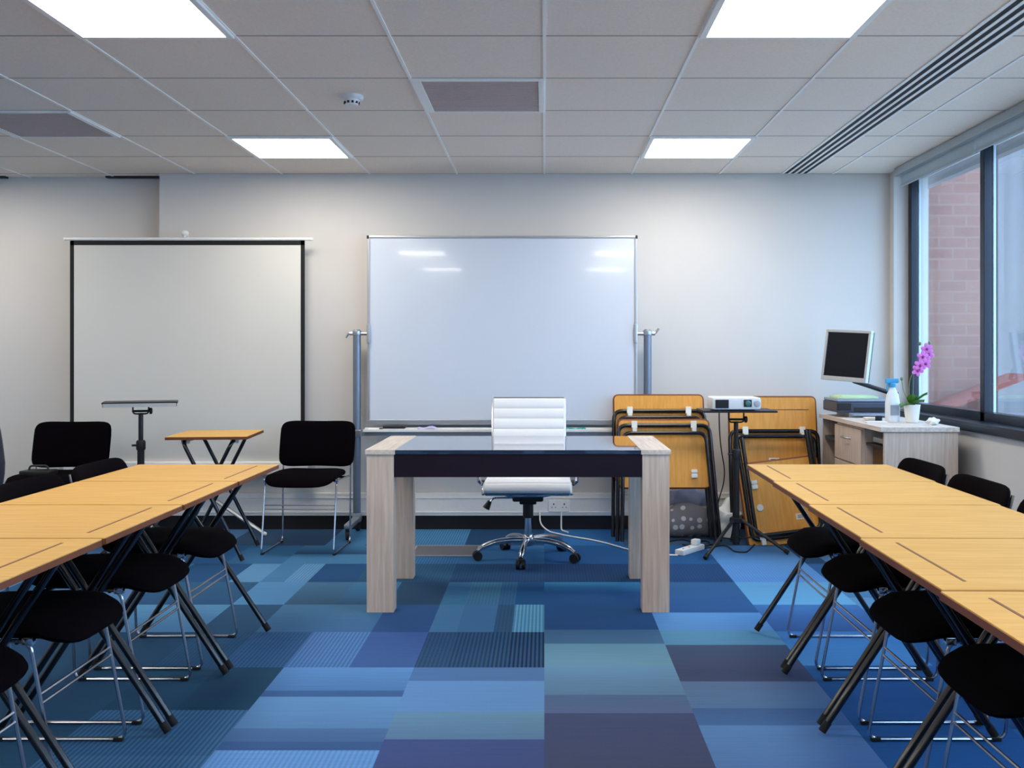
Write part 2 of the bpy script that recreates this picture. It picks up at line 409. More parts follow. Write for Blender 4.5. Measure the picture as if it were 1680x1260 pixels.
    fixed = {(0, -2): (40,84,130), (0, -1): (30,70,118), (0, 0): (26,62,112), (0, 1): (28,68,122),
             (1, 0): (30,84,146), (1, 1): (30,86,150), (0, 2): (84,140,214), (2, 0): (40,100,168), (1, 2): (84,140,212)}
    def tile(x0, y0, y1, key):
        k = random.random()
        if key in fixed:
            quad(x0, x0+.5, y0, y1, fixed[key], fixed[key], .12 if key[0] == 0 else 0); return
        if k < .4:
            a = random.choice(pal); b = random.choice(pal); m = y0+(y1-y0)*random.choice((.3, .5, .7))
            quad(x0, x0+.5, y0, m, a, a); quad(x0, x0+.5, m, y1, b, a)
        elif k < .8:
            t = x0; n = random.choice((2, 3, 4))
            for i in range(n):
                x1 = x0+.5*(i+1)/n; a = random.choice(pal); quad(t, x1, y0, y1, a, a, random.choice((0, 0, .2))); t = x1
        else:
            a = random.choice(pal); quad(x0, x0+.5, y0, y1, a, a, random.choice((0, .3)))
    for ri, (a, b) in enumerate(rows):
        for ix in range(-12, 5): 
            x0 = ix*.5; tile(x0, a, b, (ri, ix))
    ystart = yv(1500)
    for ix in range(-12, 5):
        x0 = ix*.5
        if ix in (-4, -3, -2, -1, 0, 1, 2): ys = ystart
        else: ys = yv(955)
        while ys > YF-.2:
            tile(x0, ys-.48, ys, ('r', 0)); ys -= .48
    # slab underneath
    vs = [bm.verts.new(p) for p in ((XL-.2, YF-.2, -.02), (2.7, YF-.2, -.02), (2.7, 7.3, -.02), (XL-.2, 7.3, -.02), (XL-.2, YF-.2, -.15), (2.7, YF-.2, -.15), (2.7, 7.3, -.15), (XL-.2, 7.3, -.15))]
    for q in ((0, 1, 2, 3), (7, 6, 5, 4), (0, 4, 5, 1), (1, 5, 6, 2), (2, 6, 7, 3), (3, 7, 4, 0)):
        f = bm.faces.new([vs[i] for i in q])
        for l in f.loops: l[lay] = (.05, .1, .2, 0)
    me = bpy.data.meshes.new('floor'); bm.to_mesh(me); bm.free(); me.materials.append(M_carpet)
    o = bpy.data.objects.new('floor', me); C.objects.link(o); struct(o, 'patchwork of blue carpet tiles, some ribbed')
carpet()

# walls
m = MB(); m.box((XR, YB, 0), (XWin+.1, YB+.3, HC+.2)); struct(m.build('wall_back', M_wall, smooth=False), 'pale painted wall behind the whiteboard')
m = MB(); m.box((XL-.2, YR, 0), (XR, YR+.16, HC+.2)); struct(m.build('wall_back_recess', M_wall, smooth=False), 'slightly recessed pale wall at the left')
m = MB(); m.box((XL-.2, YF-.2, 0), (XL, YR, HC+.2)); struct(m.build('wall_left', M_wall, smooth=False))
m = MB(); m.box((XL, YF-.2, 0), (XWin+.1, YF, HC+.2)); struct(m.build('wall_front', M_wall, smooth=False))
WY0, WY1 = -2.6, 6.81; WZ0, WZ1 = .80, 2.40
m = MB(); m.box((XW, YF, 0), (XWin+.1, YB, WZ0)); m.box((XW, YF, WZ1), (XWin+.1, YB, HC+.2)); m.box((XW, YF, WZ0), (XWin+.1, WY0, WZ1)); m.box((XW, WY1, WZ0), (XWin+.1, YB, WZ1))
struct(m.build('wall_right', M_wall, smooth=False), 'window wall')
# skirting + wall trunking
m = MB(); m.box((XR, YB-.02, 0), (XW, YB, .095), .003); struct(m.build('baseboard_back', M_skirt), 'black skirting board')
m = MB(); m.box((XL, YR-.02, 0), (XR, YR, .095), .003); struct(m.build('baseboard_recess', M_skirt), 'black skirting board')
m = MB(); m.box((XW-.02, YF, 0), (XW, YB-.02, .095), .003); struct(m.build('baseboard_right', M_skirt))
m = MB(); m.box((XL, YF, 0), (XL+.02, YR-.02, .095), .003); struct(m.build('baseboard_left', M_skirt))
m = MB(); m.box((XR, YB-.045, .096), (XW-.3, YB, .25), .006); m.box((XR, YB-.05, .115), (XW-.3, YB-.03, .125), .002); m.box((XR, YB-.05, .215), (XW-.3, YB-.03, .222), .002)
struct(m.build('trim_1', M_white), 'white cable trunking along the foot of the back wall')

# ceiling with exposed grid
def ceiling():
    m = MB(); m.box((XL-.2, YF-.2, HC), (XWin+.1, YR+.16, HC+.15))
    gx = [-5.4+.6*i for i in range(12)] + [1.98]
    gy = [YB-.6*i for i in range(18)]
    m.mi = 1
    for i, x in enumerate(gx):
        if x < 1.3 or x > 1.9: m.box((x-.0065, YF, HC-.004), (x+.0065, YB if x > XR else YR, HC+.001))
    m.mi = 2
    for y in gy: m.box((XL, y-.004, HC-.0012), (XW, y+.004, HC+.001))
    struct(m.build('ceiling', [M_ceil, M_tbar, M_gap], smooth=False), 'suspended ceiling of square mineral tiles')
ceiling()
# dark strip painting the shadow in the ceiling gap above the recess
m = MB(); m.box((XL, YR-.05, HC-.012), (-3.75, YR, HC)); m.box((-3.05, YR-.05, HC-.012), (XR, YR, HC)); struct(m.build('trim_gap_shade', M_skirt, smooth=False), 'dark strip painted as the shadow where the ceiling meets the recessed wall')

# ceiling lights
def light(x0, y0, label):
    t = thing('ceiling_light', label, 'ceiling light', (x0+.3, y0+.3, HC-.014), 0, 'square ceiling light panels')
    f = MB()
    for a, b in (((-.3, -.3), (.3, -.275)), ((-.3, .275), (.3, .3)), ((-.3, -.275), (-.275, .275)), ((.275, -.275), (.3, .275))):
        f.box((a[0], a[1], 0), (b[0], b[1], .014), .002)
    f.build('frame', M_tbar, t)
    d = MB(); d.box((-.275, -.275, .004), (.275, .275, .012)); d.build('diffuser', M_panel, t, smooth=False)
def row(y): return y
light(.6, 5.69, 'far right square light panel in the ceiling, in front of the whiteboard')
light(-1.8, 5.69, 'far left square light panel in the ceiling, above the projection screen')
light(.6, 3.29, 'near right square light panel cut by the top edge')
light(-1.8, 3.29, 'near left square light panel cut by the top edge')
for x, a in ((-1.8, 'left'), (.6, 'right'), (-4.2, 'window-less side')):
    for y, b in ((.89, 'above'), (-1.51, 'behind')):
        light(x, y, 'square ceiling light panel %s the camera on the %s' % (b, a))
light(-4.2, 5.69, 'square ceiling light panel at the far left near the recessed wall')
light(-4.2, 3.29, 'square ceiling light panel at the far left beyond the picture')

def vent(x0, y0, label):
    t = thing('ceiling_vent', label, 'ceiling vent', (x0+.3, y0+.3, HC-.012), 0, 'grey ceiling vents')
    f = MB(); w_ = .045
    f.box((-.3, -.3, 0), (-.3+w_, .3, .012), .002); f.box((.3-w_*.6, -.3, 0), (.3, .3, .012), .002); f.box((-.3+w_, .285, 0), (.3-w_*.6, .3, .012), .002); f.box((-.3+w_, -.3, 0), (.3-w_*.6, -.285, .012), .002)
    f.build('frame', M_tbar, t)
    g = MB(); g.box((-.3+w_, -.285, .006), (.3-w_*.6, .285, .012))
    for i in range(26):
        y = -.28+i*.022; g.box((-.3+w_, y, .002), (.3-w_*.6, y+.008, .007))
    g.build('grille', M_grille, t, smooth=False)
vent(-.6, 4.49, 'grey square grille in the middle of the ceiling beside the smoke detector')
vent(-3.0, 5.09, 'dark grey square grille in the ceiling at the far left')

# slot diffuser: aluminium strips with dark gaps
t = thing('slot_diffuser', 'long ceiling air diffuser with dark parallel slots near the windows', 'air diffuser', (1.715, 2.0, HC-.012))
f = MB(); nsl = 4; W = .17
for i in range(nsl+1):
    x = -W/2+i*W/nsl; f.box((x-.0085, -5.2, .007), (x+.0085, 4.87, .012), .001)
f.build('blade', M_tbar, t)
f = MB(); f.box((-W/2, -5.2, .0095), (W/2, 4.87, .0118)); f.build('slot', M_slot, t, smooth=False)

# smoke detector
t = thing('smoke_detector', 'round cream smoke detector on a ceiling tile', 'smoke detector', (-.92, 4.80, HC))
MB().lathe([(.055, 0), (.055, -.012), (.048, -.02)], n=28).build('base', M_white, t)
MB().lathe([(.036, -.02), (.036, -.03), (.03, -.045), (.018, -.05)], n=28).build('sensor_head', M_white, t)
g = MB()
for k in range(10):
    a = 2*PI*k/10; g.box((.033*math.cos(a)-.005, .033*math.sin(a)-.005, -.04), (.033*math.cos(a)+.005, .033*math.sin(a)+.005, -.03))
g.build('vent_slot', M_dark, t)

# ------------------------------------------------------------------ windows
fx0, fx1 = XWin-.035, XWin+.03
mull = [6.75, 5.63, 4.45, 3.25, 2.05, .85, -.35, -1.55, -2.55]
for i in range(len(mull)-1):
    a, b = mull[i], mull[i+1]
    wo = thing('window_%d' % (i+1), None or '', '', (XWin, (a+b)/2, 0)); del wo['category']; del wo['label']; struct(wo, 'dark framed window pane, number %d from the far corner' % (i+1))
    yc = (a+b)/2; hw = (a-b)/2
    fr = MB()
    fr.box((-.035, hw-.0, .80), (.03, hw+.055, 2.40), .004)
    fr.box((-.035, -hw, .805), (.03, hw, .875), .004); fr.box((-.035, -hw, 2.375), (.03, hw, 2.395), .004)
    fr.build('window_frame', M_frame, wo)
    bd = MB(); bd.box((.014, hw-.010, .875), (.028, hw, 2.375), .002); bd.build('edge_highlight', M_edgelight, wo)  # pale strip painted as the highlight along the lit frame edge
    gl = MB(); gl.box((.004, -hw, .875), (.008, hw-.02, 2.375)); gl.build('pane', M_glass, wo, smooth=False)
m = MB(); m.box((XW-.03, -2.6, .797), (XWin-.03, 6.81, .825), .004); m.box((XW-.032, -2.6, .775), (XW-.002, 6.81, .81), .004)
struct(m.build('window_sill', M_frame), 'dark metal window sill')
# roller blinds
t = thing('roller_blind', 'rolled-up pale grey roller blind above the windows', 'blind', (2.33, 2.1, HC))
MB().box((0, -4.7, -.055), (.075, 4.6, -.002), .008).build('cassette', M_cass, t)
for y0, y1 in ((3.43, 4.56), (2.2, 3.41), (.9, 2.18), (-.4, .88), (-1.7, -.42), (-4.6, -1.72)):
    b = MB(); b.box((.035, y0, -.118), (.045, y1, -.055), .001); b.box((.03, y0, -.128), (.05, y1, -.114), .004)
    b.build('blind_fabric', M_blind, t)

# exterior
m = MB(); m.box((3.10, 8.3, -3), (3.70, 8.9, 6)); struct(m.build('brick_wall_outside', M_brick, smooth=False), 'pink brick wall outside the window')
m = MB(); m.box((2.70, 8.1, -3), (3.10, 8.3, 6)); m.box((3.0, 8.08, -3), (3.05, 8.1, 6)); struct(m.build('render_column_outside', M_render, smooth=False), 'pale rendered pier outside the window')
m = MB(); m.box((2.68, -3.5, 2.375), (2.74, 8.1, 2.52)); struct(m.build('trim_3', M_render, smooth=False), 'white fascia outside above the windows')
m = MB(); m.box((3.7, 10.2, -3), (7, 10.6, 7))  # wall added outside, its lilac stands in for a reflection in the glass
for i in range(9): m.box((3.9+i*.34, 10.14, -3), (3.96+i*.34, 10.2, 7))
struct(m.build('reflection_wall_outside', M_reflection, smooth=False), 'ribbed lilac grey wall made up outside for the reflection in the window pane')
m = MB(); m.box((2.8, -30, -3.2), (40, 40, -3)); struct(m.build('ground_outside', M_concrete, smooth=False))
t = thing('lean_to_roof', 'low red tiled roof seen outside through the left window pane', 'roof', (3.35, 7.9, 0))
MB().prism([(-.25, .72), (.45, 1.0), (.45, 1.04), (-.25, .76)], .35).build('roof_slope', mat('red_tile', (130, 70, 60), .8), t)
MB().box((-.2, .02, -3), (.4, .33, .71)).build('wall', M_render, t)

# ------------------------------------------------------------------ whiteboard on a stand
YBW = 6.76
def whiteboard():
    t = thing('mobile_whiteboard', 'large glossy whiteboard pivoting on a grey wheeled stand', 'whiteboard', (-.283, YBW, 0))
    hw = .9065; z0, z1 = .7235, 1.993
    b = MB(); b.box((-hw+.015, -.008, z0+.03), (hw-.015, .012, z1-.012), .002); b.build('board', M_whiteboard, t)
    f = MB()
    f.box((-hw, -.014, z1-.016), (hw, .018, z1), .004); f.box((-hw, -.016, z0), (hw, .018, z0+.034), .005)
    f.box((-hw, -.014, z0+.03), (-hw+.018, .018, z1-.012), .004); f.box((hw-.018, -.014, z0+.03), (hw, .018, z1-.012), .004)
    fr = f.build('board_frame', M_alu, t)
    for s in (-1, 1):
        k = MB(); k.box((s*(hw-.004)-.008, -.018, z1-.02), (s*(hw-.004)+.008, .02, z1+.003), .004)
        k.build('corner_cap', M_dark, fr)
    for s in (-1, 1):
        px = s*.978
        MB().tube([(px, 0, .09), (px, 0, 1.338)], .0265, 14).build('post', M_grey, t)
        c = MB(); c.lathe([(.029, 1.325), (.031, 1.335), (.031, 1.352), (.02, 1.365)], (px, 0, 0), 16)
        c.tube([(s*.90, 0, 1.335), (px+s*.05, 0, 1.335)], .012, 10)
        c.tube(fillet([(px+s*.03, 0, 1.342), (px+s*.055, 0, 1.340), (px+s*.075, 0, 1.37 if s > 0 else 1.31)], .02), .008, 8)
        c.box((s*.897-.012, -.03, 1.27), (s*.897+.012, .02, 1.40), .008)
        c.build('pivot_clamp', M_alu, t)
        ft = MB(); ft.box((px-.025, -.32, .075), (px+.025, .06, .105), .008); ft.box((px-.028, -.03, .07), (px+.028, .03, .13), .006)
        fo = ft.build('foot', M_alu, t)
        for yy in (-.30, .04):
            cs = MB(); cs.lathe([(.012, -.012), (.028, -.012), (.031, 0), (.028, .012), (.012, .012)], (px, yy, .031), 16, 'X'); cs.box((px-.016, yy-.018, .03), (px+.016, yy+.018, .078), .004)
            cs.build('caster', M_black, fo)
    r = MB(); r.box((-.95, -.02, .648), (.95, .02, .678), .004)
    for s in (-1, 1): r.box((s*.978-.035, -.035, .643), (s*.978+.035, .035, .69), .006)
    r.build('cross_rail', M_alu, t)
    p = MB(); p.box((-.92, -.10, .682), (.92, -.02, .688), .002); p.box((-.92, -.104, .682), (.92, -.098, .70), .002); p.box((-.92, -.03, .682), (.92, -.02, .705), .002)
    p.build('pen_tray', M_white, t)
whiteboard()
# things on the pen tray
t = thing('board_eraser', 'dark topped felt eraser on the pen tray left of centre', 'eraser', (-1.0, YBW-.06, .688))
MB().box((-.075, -.022, 0), (.075, .022, .014), .004).build('felt', M_white, t); MB().box((-.075, -.024, .014), (.075, .024, .034), .006).build('grip', M_dark, t)
o = MB(); o.pad(.13, .06, .024, lambda p: Vector((p.x, p.y, p.z+.013+.006*math.sin(p.x*60)))); tag(o.build('folded_cloth', M_cloth, loc=(-.78, YBW-.06, .688)), 'pale lilac folded cloth on the pen tray', 'cloth')
t = MB(); pts = [(.055*math.cos(a)*(1+.3*math.sin(3*a)), .018*math.sin(a), .006+.010*abs(math.sin(2*a))) for a in [2*PI*i/40 for i in range(40)]]
t.tube(pts, .004, 6, closed=True); tag(t.build('coiled_cord', M_tealc, loc=(.21, YBW-.06, .688)), 'teal coiled cord on the right part of the pen tray', 'cord')
for k, (x, l) in enumerate(((-1.13, 'black capped board marker at the left end of the pen tray'),)):
    t = thing('board_marker', l, 'marker', (x, YBW-.06, .697))
    MB().tube([(-.045, 0, 0), (.03, 0, 0)], .008, 10).build('barrel', M_white, t); MB().tube([(.03, 0, 0), (.06, 0, 0)], .0088, 10).build('cap', M_black, t)

# ------------------------------------------------------------------ projection screen
def projection_screen():
    Y = 6.77
    t = thing('projection_screen', 'pull-up projection screen with black border on a tripod', 'projection screen', (-2.42, Y, 0))
    x0 = -.775; x1 = .805; zt = 1.965; zb = .47
    fb = MB(); n = 24
    def sh(x, z): return .006*math.sin((x+.1)*5+z*2)
    MB().box((x0+.026, -.002, zb), (x1-.026, .002, zt-.033)).build('fabric', M_screen, t, smooth=False)
    bd = MB(); bd.box((x0, -.0035, zb), (x0+.026, .003, zt)); bd.box((x1-.026, -.0035, zb), (x1, .003, zt)); bd.box((x0, -.0035, zt-.033), (x1, .003, zt))
    bd.build('border', M_screenblk, t, smooth=False)
    b = MB(); b.tube([(x0-.035, 0, zt+.008), (x1+.045, 0, zt+.008)], .011, 12)
    br = b.build('top_bar', M_white, t)
    MB().ball((x0-.035, 0, zt+.008), .013).build('end_cap', M_white, br); MB().ball((x1+.045, 0, zt+.008), .013).build('end_cap', M_white, br)
    c = MB(); c.box((x0-.04, -.035, .385), (x1+.05, .04, .475), .02); cs = c.build('case', M_white, t)
    MB().box((x1+.03, -.04, .38), (x1+.06, .045, .48), .008).build('end_cap', M_silver, cs); MB().box((x0-.06, -.04, .38), (x0-.03, .045, .48), .008).build('end_cap', M_silver, cs)
    p = MB(); p.tube([(0, .05, .12), (0, .05, 1.99)], .012, 12); p.tube(fillet([(0, .05, 1.97), (0, .05, 2.01), (0, -.01, 2.01), (0, -.012, 1.985)], .015), .007, 8); p.build('pole', M_white, t)
    h = MB(); h.ball((0, -.005, 2.012), .024, (1.1, .8, .9)); h.build('hook', M_white, t)
    MB().box((-.03, .02, .36), (.03, .09, .42), .008).build('collar', M_dark, t)
    for a in (-.25, PI+.25, PI/2):
        dx, dy = math.cos(a), -abs(math.sin(a)) if a != PI/2 else .12
        if a == PI/2: ex, ey = -.25, .07
        else: ex, ey = dx*.60, .05-.21
        q = MB(); q.box((-.012, -.006, 0), (.012, .006, 1))
        A = Vector((0, .05 if a != PI/2 else .06, .33)); B = Vector((ex, ey, .015))
        q.bm.free(); q = MB(); q.tube([A, B], .0125, 6)
        lg = q.build('leg', M_alu, t)
        MB().ball(B, .014).build('foot_cap', M_white, lg)
projection_screen()

# ------------------------------------------------------------------ tripod equipment stands
def tray_stand(name, label, x, y, ztray, tw, td, feet, lip=True, rz=0):
    t = thing(name, label, 'stand', (x, y, 0), rz)
    tr = MB(); tr.box((-tw/2, -td/2, ztray-.012), (tw/2, td/2, ztray), .003)
    if lip: tr.box((-tw/2+.005, -td/2-.008, ztray-.03), (tw/2-.005, -td/2-.002, ztray), .002)
    tr.build('tray', [M_black], t)
    if lip: MB().box((-tw/2+.008, -td/2-.010, ztray-.03), (tw/2-.008, -td/2-.0075, ztray-.008)).build('tray_lip', M_silver, t)
    b = MB(); zz = ztray-.012
    b.tube(fillet([(-.045, -.01, zz), (-.045, -.01, zz-.065), (.045, -.01, zz-.065), (.045, -.01, zz)], .02), .005, 8)
    b.tube([(-.05, -.01, zz-.048), (.05, -.01, zz-.048)], .007, 8)
    b.build('bracket', M_black, t)
    k = MB(); k.lathe([(.008, .0), (.02, .0), (.02, .014), (.01, .018)], (.05, -.01, zz-.048), 14, 'X'); k.build('knob', M_black, t)
    MB().tube([(0, 0, .30), (0, 0, zz-.06)], .0145, 14).build('upper_pole', M_black, t)
    MB().tube([(0, 0, .04), (0, 0, ztray-.27)], .021, 14).build('lower_pole', M_black, t)
    c = MB(); c.lathe([(.026, ztray-.30), (.028, ztray-.29), (.028, ztray-.25), (.022, ztray-.24)], n=16); c.tube([(0, 0, ztray-.27), (-.05, -.02, ztray-.27)], .007, 8)
    c.build('height_clamp', M_black, t)
    h = MB(); h.lathe([(.024, .17), (.04, .178), (.04, .20), (.024, .21)], n=16); h.lathe([(.022, .055), (.03, .06), (.03, .085), (.022, .09)], n=14); h.build('leg_hub', M_black, t)
    for fx, fy in feet:
        d = Vector((fx, fy, 0)).normalized()*.035
        l = MB(); l.tube([(d.x, d.y, .19), (fx, fy, .016)], .0105, 8); lg = l.build('leg', M_black, t)
        l = MB(); l.tube([(fx*.94, fy*.94, .028), (fx*1.02, fy*1.02, .012)], .014, 8); l.build('rubber_foot', M_rubber, lg)
        s = MB(); s.tube([(d.x*.7, d.y*.7, .075), (fx*.5, fy*.5, .105)], .005, 6); s.build('brace', M_black, lg)
tray_stand('equipment_stand', 'black tripod stand with an empty tray in front of the projection screen', -2.49, 6.2, .908, .43, .22, [(-.20, -.20), (.26, -.18), (0, .28)], rz=math.radians(19))
tray_stand('projector_stand', 'black tripod stand holding the projector between the folded table stacks', 1.168, 6.12, .862, .44, .30, [(-.228, -.27), (.285, -.125), (.03, .29)], lip=False)

# projector
t = thing('projector', 'white projector with dark vent and lens on the tripod tray', 'projector', (1.14, 6.05, .862)); t.scale = (.88, .88, .94)
MB().box((-.165, -.12, .008), (.165, .12, .086), .018).build('body', M_white, t)
v = MB(); v.box((-.145, -.125, .018), (-.055, -.117, .072), .003)
for i in range(6): v.box((-.14, -.128, .022+i*.008), (-.06, -.124, .0255+i*.008))
v.build('vent', M_black, t)
MB().box((.045, -.126, .026), (.10, -.117, .072), .004).build('lens_recess', M_dark, t)
MB().lathe([(.018, 0), (.018, -.008), (.012, -.010)], (.073, -.124, .049), 18, 'Y').build('lens', M_teal, t)
MB().lathe([(.022, 0), (.022, -.008), (.014, -.012)], (.135, -.117, .047), 18, 'Y').build('focus_ring', M_silver, t)
f = MB()
for x in (-.12, .12): f.lathe([(.01, 0), (.01, .01)], (x, -.08, 0), 10)
f.lathe([(.01, 0), (.01, .01)], (0, .08, 0), 10); f.build('foot', M_dark, t)

# ------------------------------------------------------------------ centre desk
def desk():
    y0, y1 = 4.67, 5.45; xc = -.122
    t = thing('teacher_desk', 'pale oak and dark gloss desk standing in the middle of the room', 'desk', (xc, y0, 0))
    D = y1-y0; h = .757; W = .704
    for s in (-1, 1):
        for (a, b) in ((0, .085), (D-.085, D)):
            l = MB(); l.box((s*W, a, 0), (s*(W-.126), b, h-.022), .0015); l.build('leg', M_pale, t)
        e = MB(); e.box((s*(W+.006), -.008, h-.022), (s*(W-.132), D+.005, h), .0015); e.build('end_top', M_palef, t)
        r = MB(); r.box((s*(W-.03), .085, h-.10), (s*(W-.06), D-.085, h-.022)); r.build('side_rail', M_palef, t)
    MB().box((-W+.132, -.004, h-.02), (W-.132, D, h-.001), .001).build('glass_top', M_glassblk, t)
    MB().box((-W+.126, .004, h-.128), (W-.126, .03, h-.02)).build('front_apron', M_apron, t)
    MB().box((-W+.126, D-.03, h-.128), (W-.126, D-.004, h-.02)).build('rear_apron', M_apron, t)
desk()

# ------------------------------------------------------------------ white office chair
def office_chair():
    cx, cy = -.095, 5.90
    t = thing('office_chair', 'white ribbed leather swivel chair with chrome base behind the desk', 'office chair', (cx, cy, 0), math.radians(0))
    b = MB()
    hub = MB(); hub.lathe([(.03, .075), (.036, .085), (.036, .125), (.028, .14)], n=20); hub.build('base_hub', M_chrome, t)
    for k in range(5):
        a = math.radians(-97+72*k); d = Vector((math.cos(a), math.sin(a), 0))
        pts = [d*.03+Vector((0, 0, .108)), d*.12+Vector((0, 0, .112)), d*.2+Vector((0, 0, .102)), d*.265+Vector((0, 0, .078)), d*.295+Vector((0, 0, .058))]
        l = MB(); l.tube(fillet(pts, .05, 3), [.018]*2+[.017]*(len(fillet(pts, .05, 3))-4)+[.013]*2, 10)
        lg = l.build('base_arm', M_chrome, t)
        c = MB(); tn = Vector((-d.y, d.x, 0)); p0 = d*.30
        for s in (-1, 1):
            q = MB; cc = p0+tn*s*.016+Vector((0, 0, .027))
            ring = [(cc+d*.027*math.cos(x)+Vector((0, 0, .027*math.sin(x)))) for x in [2*PI*i/16 for i in range(16)]]
            A = [c.bm.verts.new(p-tn*.009) for p in ring]; B_ = [c.bm.verts.new(p+tn*.009) for p in ring]
            c.bm.faces.new(A); c.bm.faces.new(B_[::-1])
            for i in range(16): c.bm.faces.new((A[i], B_[i], B_[(i+1) % 16], A[(i+1) % 16]))
        c.box(p0-Vector((.014, .014, -.03)), p0+Vector((.014, .014, .058)), .006)
        c.build('caster', M_black, lg)
    MB().tube([(0, 0, .12), (0, 0, .30)], .021, 16).build('gas_lift', M_chrome, t)
    MB().lathe([(.029, .24), (.031, .25), (.031, .33), (.024, .345)], n=18).build('lift_sleeve', M_black, t)
    mc = MB(); mc.box((-.09, -.10, .345), (.09, .10, .40), .012); mc.box((-.05, -.07, .325), (.05, .07, .35), .01); mc.build('tilt_mechanism', M_black, t)
    lv = MB(); lv.tube(fillet([(-.05, -.03, .362), (-.20, -.04, .362), (-.225, -.04, .335)], .02), .0055, 8); lo = lv.build('tilt_lever', M_chrome, t)
    MB().tube([(-.222, -.04, .342), (-.245, -.04, .30)], [.012, .022], 12).build('lever_knob', M_black, lo)
    for y in (-.13, .10):
        s = MB(); s.tube(fillet([(-.215, y, .432), (-.12, y, .385), (.12, y, .385), (.215, y, .432)], .05), .009, 8); s.build('seat_bracket', M_chrome, t)
    # sling: seat and back share a side rail profile (y,z)
    prof = [(-.29, .418), (-.27, .448), (-.20, .462), (0, .452), (.13, .446), (.19, .475), (.225, .56), (.255, .70), (.30, .87), (.315, .922)]
    P = fillet([(0, a, b_) for a, b_ in prof], .04, 4)
    def CW(z): return .246-.026*min(1, max(0, (z-.48)/.2))
    for s in (-1, 1):
        MB().tube([(s*CW(p.z), p.y+.006, p.z-.004) for p in P], .010, 8).build('side_rail', M_chrome, t)
    cr = MB(); cr.tube([(-.235, P[0].y, P[0].z), (.235, P[0].y, P[0].z)], .010, 8); cr.tube([(-.218, .322, .926), (.218, .322, .926)], .008, 8); cr.build('end_bar', M_chrome, t)
    # ribbed upholstery: lengths along profile
    def ribbed(pa, name):
        L = [0]
        for a, b_ in zip(pa, pa[1:]): L.append(L[-1]+(b_-a).length)
        N = 96; mb = MB(); rows = []
        nr = max(3, round(L[-1]/.062))
        def samp(sv):
            for i in range(len(L)-1):
                if sv <= L[i+1]+1e-9:
                    f_ = (sv-L[i])/(L[i+1]-L[i]); return pa[i].lerp(pa[i+1], f_), (pa[i+1]-pa[i]).normalized()
            return pa[-1], (pa[-1]-pa[-2]).normalized()
        for i in range(N+1):
            sv = L[-1]*i/N; p, d = samp(sv); nrm = Vector((0, -d.z, d.y))
            ph = (sv/L[-1]*nr) % 1
            th = .014+.009*(abs(math.sin(PI*ph))**.35)
            rows.append((p, nrm, th))
        V = []
        for p, nrm, th in rows:
            V.append([mb.bm.verts.new(Vector((x, p.y, p.z))+nrm*o_) for x, o_ in ((-CW(p.z)-.004, .004), (-CW(p.z)+.006, th), (0, th*1.1), (CW(p.z)-.006, th), (CW(p.z)+.004, .004), (CW(p.z)-.01, -th*.8), (-CW(p.z)+.01, -th*.8))])
        for A, B_ in zip(V, V[1:]):
            for k in range(7): mb.bm.faces.new((A[k], A[(k+1) % 7], B_[(k+1) % 7], B_[k]))
        mb.bm.faces.new(V[0]); mb.bm.faces.new(V[-1][::-1])
        return mb.build(name, M_leather, t)
    k = next(i for i, p in enumerate(P) if p.y > .19)
    ribbed(P[:k], 'seat'); ribbed(P[k:], 'backrest')
    for s in (-1, 1):
        a = MB(); a.tube(fillet([(s*.25, -.02, .44), (s*.285, -.06, .45), (s*.285, -.08, .645), (s*.28, .14, .655), (s*.25, .25, .67)], .05), .010, 8); ar = a.build('armrest', M_chrome, t)
        MB().box((s*.285-.024, -.09, .648), (s*.285+.024, .13, .676), .01).build('arm_pad', M_black, ar)
        MB().lathe([(.016, 0), (.020, .006), (.016, .02)], (s*.262-.01, -.03, .447), 12, 'X').build('arm_bolt', M_dark, ar)
office_chair()

# ------------------------------------------------------------------ black sled chairs
def sled_chair(label, loc, rz, group):
    t = thing('stacking_chair', label, 'chair', loc, rz, group)
    hx = .217
    for s in (-1, 1):
        x = s*hx
        pts = [(x*1.02, .29, .745), (x, .235, .50), (x, .215, .0065), (x, -.215, .0065), (x, -.135, .437), (x*.98, .20, .425)]
        fr = MB(); fr.tube(fillet(pts, .035, 5), .0058, 8); f_ = fr.build('side_frame', M_steelw, t)
        for gy in (-.19, .185): MB().box((x-.009, gy-.015, 0), (x+.009, gy+.015, .012), .003).build('glide', M_rubber, f_)
        cpy = MB(); cpy.box((x-.010, -.148, .425), (x+.010, -.118, .447), .004); cpy.build('frame_clip', M_chrome, f_)
    c = MB(); c.tube([(-hx, -.162, .292), (hx, -.162, .292)], .004, 6); c.tube([(-hx, -.166, .268), (hx, -.166, .268)], .004, 6); c.build('stretcher', M_steelw, t)
    c = MB(); c.tube([(-hx, -.10, .432), (hx, -.10, .432)], .007, 6); c.tube([(-hx, .12, .428), (hx, .12, .428)], .007, 6); c.build('seat_support', M_tube, t)
    def fs(p):
        y = p.y; z = .447+p.z
        if y < -.10: z -= (-.10-y)**2*2.2
        if y > .14: z += (y-.14)**2*2.0
        z += .010*(p.x/.21)**2*(1 if y > -.15 else .4)
        return Vector((p.x, y-.015, z))
    MB().pad(.43, .45, .055, fs).build('seat', M_blackfab, t)
    def fb(p):
        # local: x width, y -> height, z -> thickness
        z = .62+p.y; y = .252+(z-.62)*.24+.034*(1-(p.x/.24)**2)*1.0-.010
        zz = z-.018*(p.x/.24)**2*(-1 if p.y > 0 else .0)
        zz = z+(.010*(abs(p.x)/.24)**2 if p.y > .08 else (-.010*(1-(abs(p.x)/.24)**2)*-1 if p.y < -.08 else 0))
        return Vector((p.x, y+p.z, zz))
    MB().pad(.485, .292, .036, fb, e=6).build('backrest', M_blackfab, t)
    return t
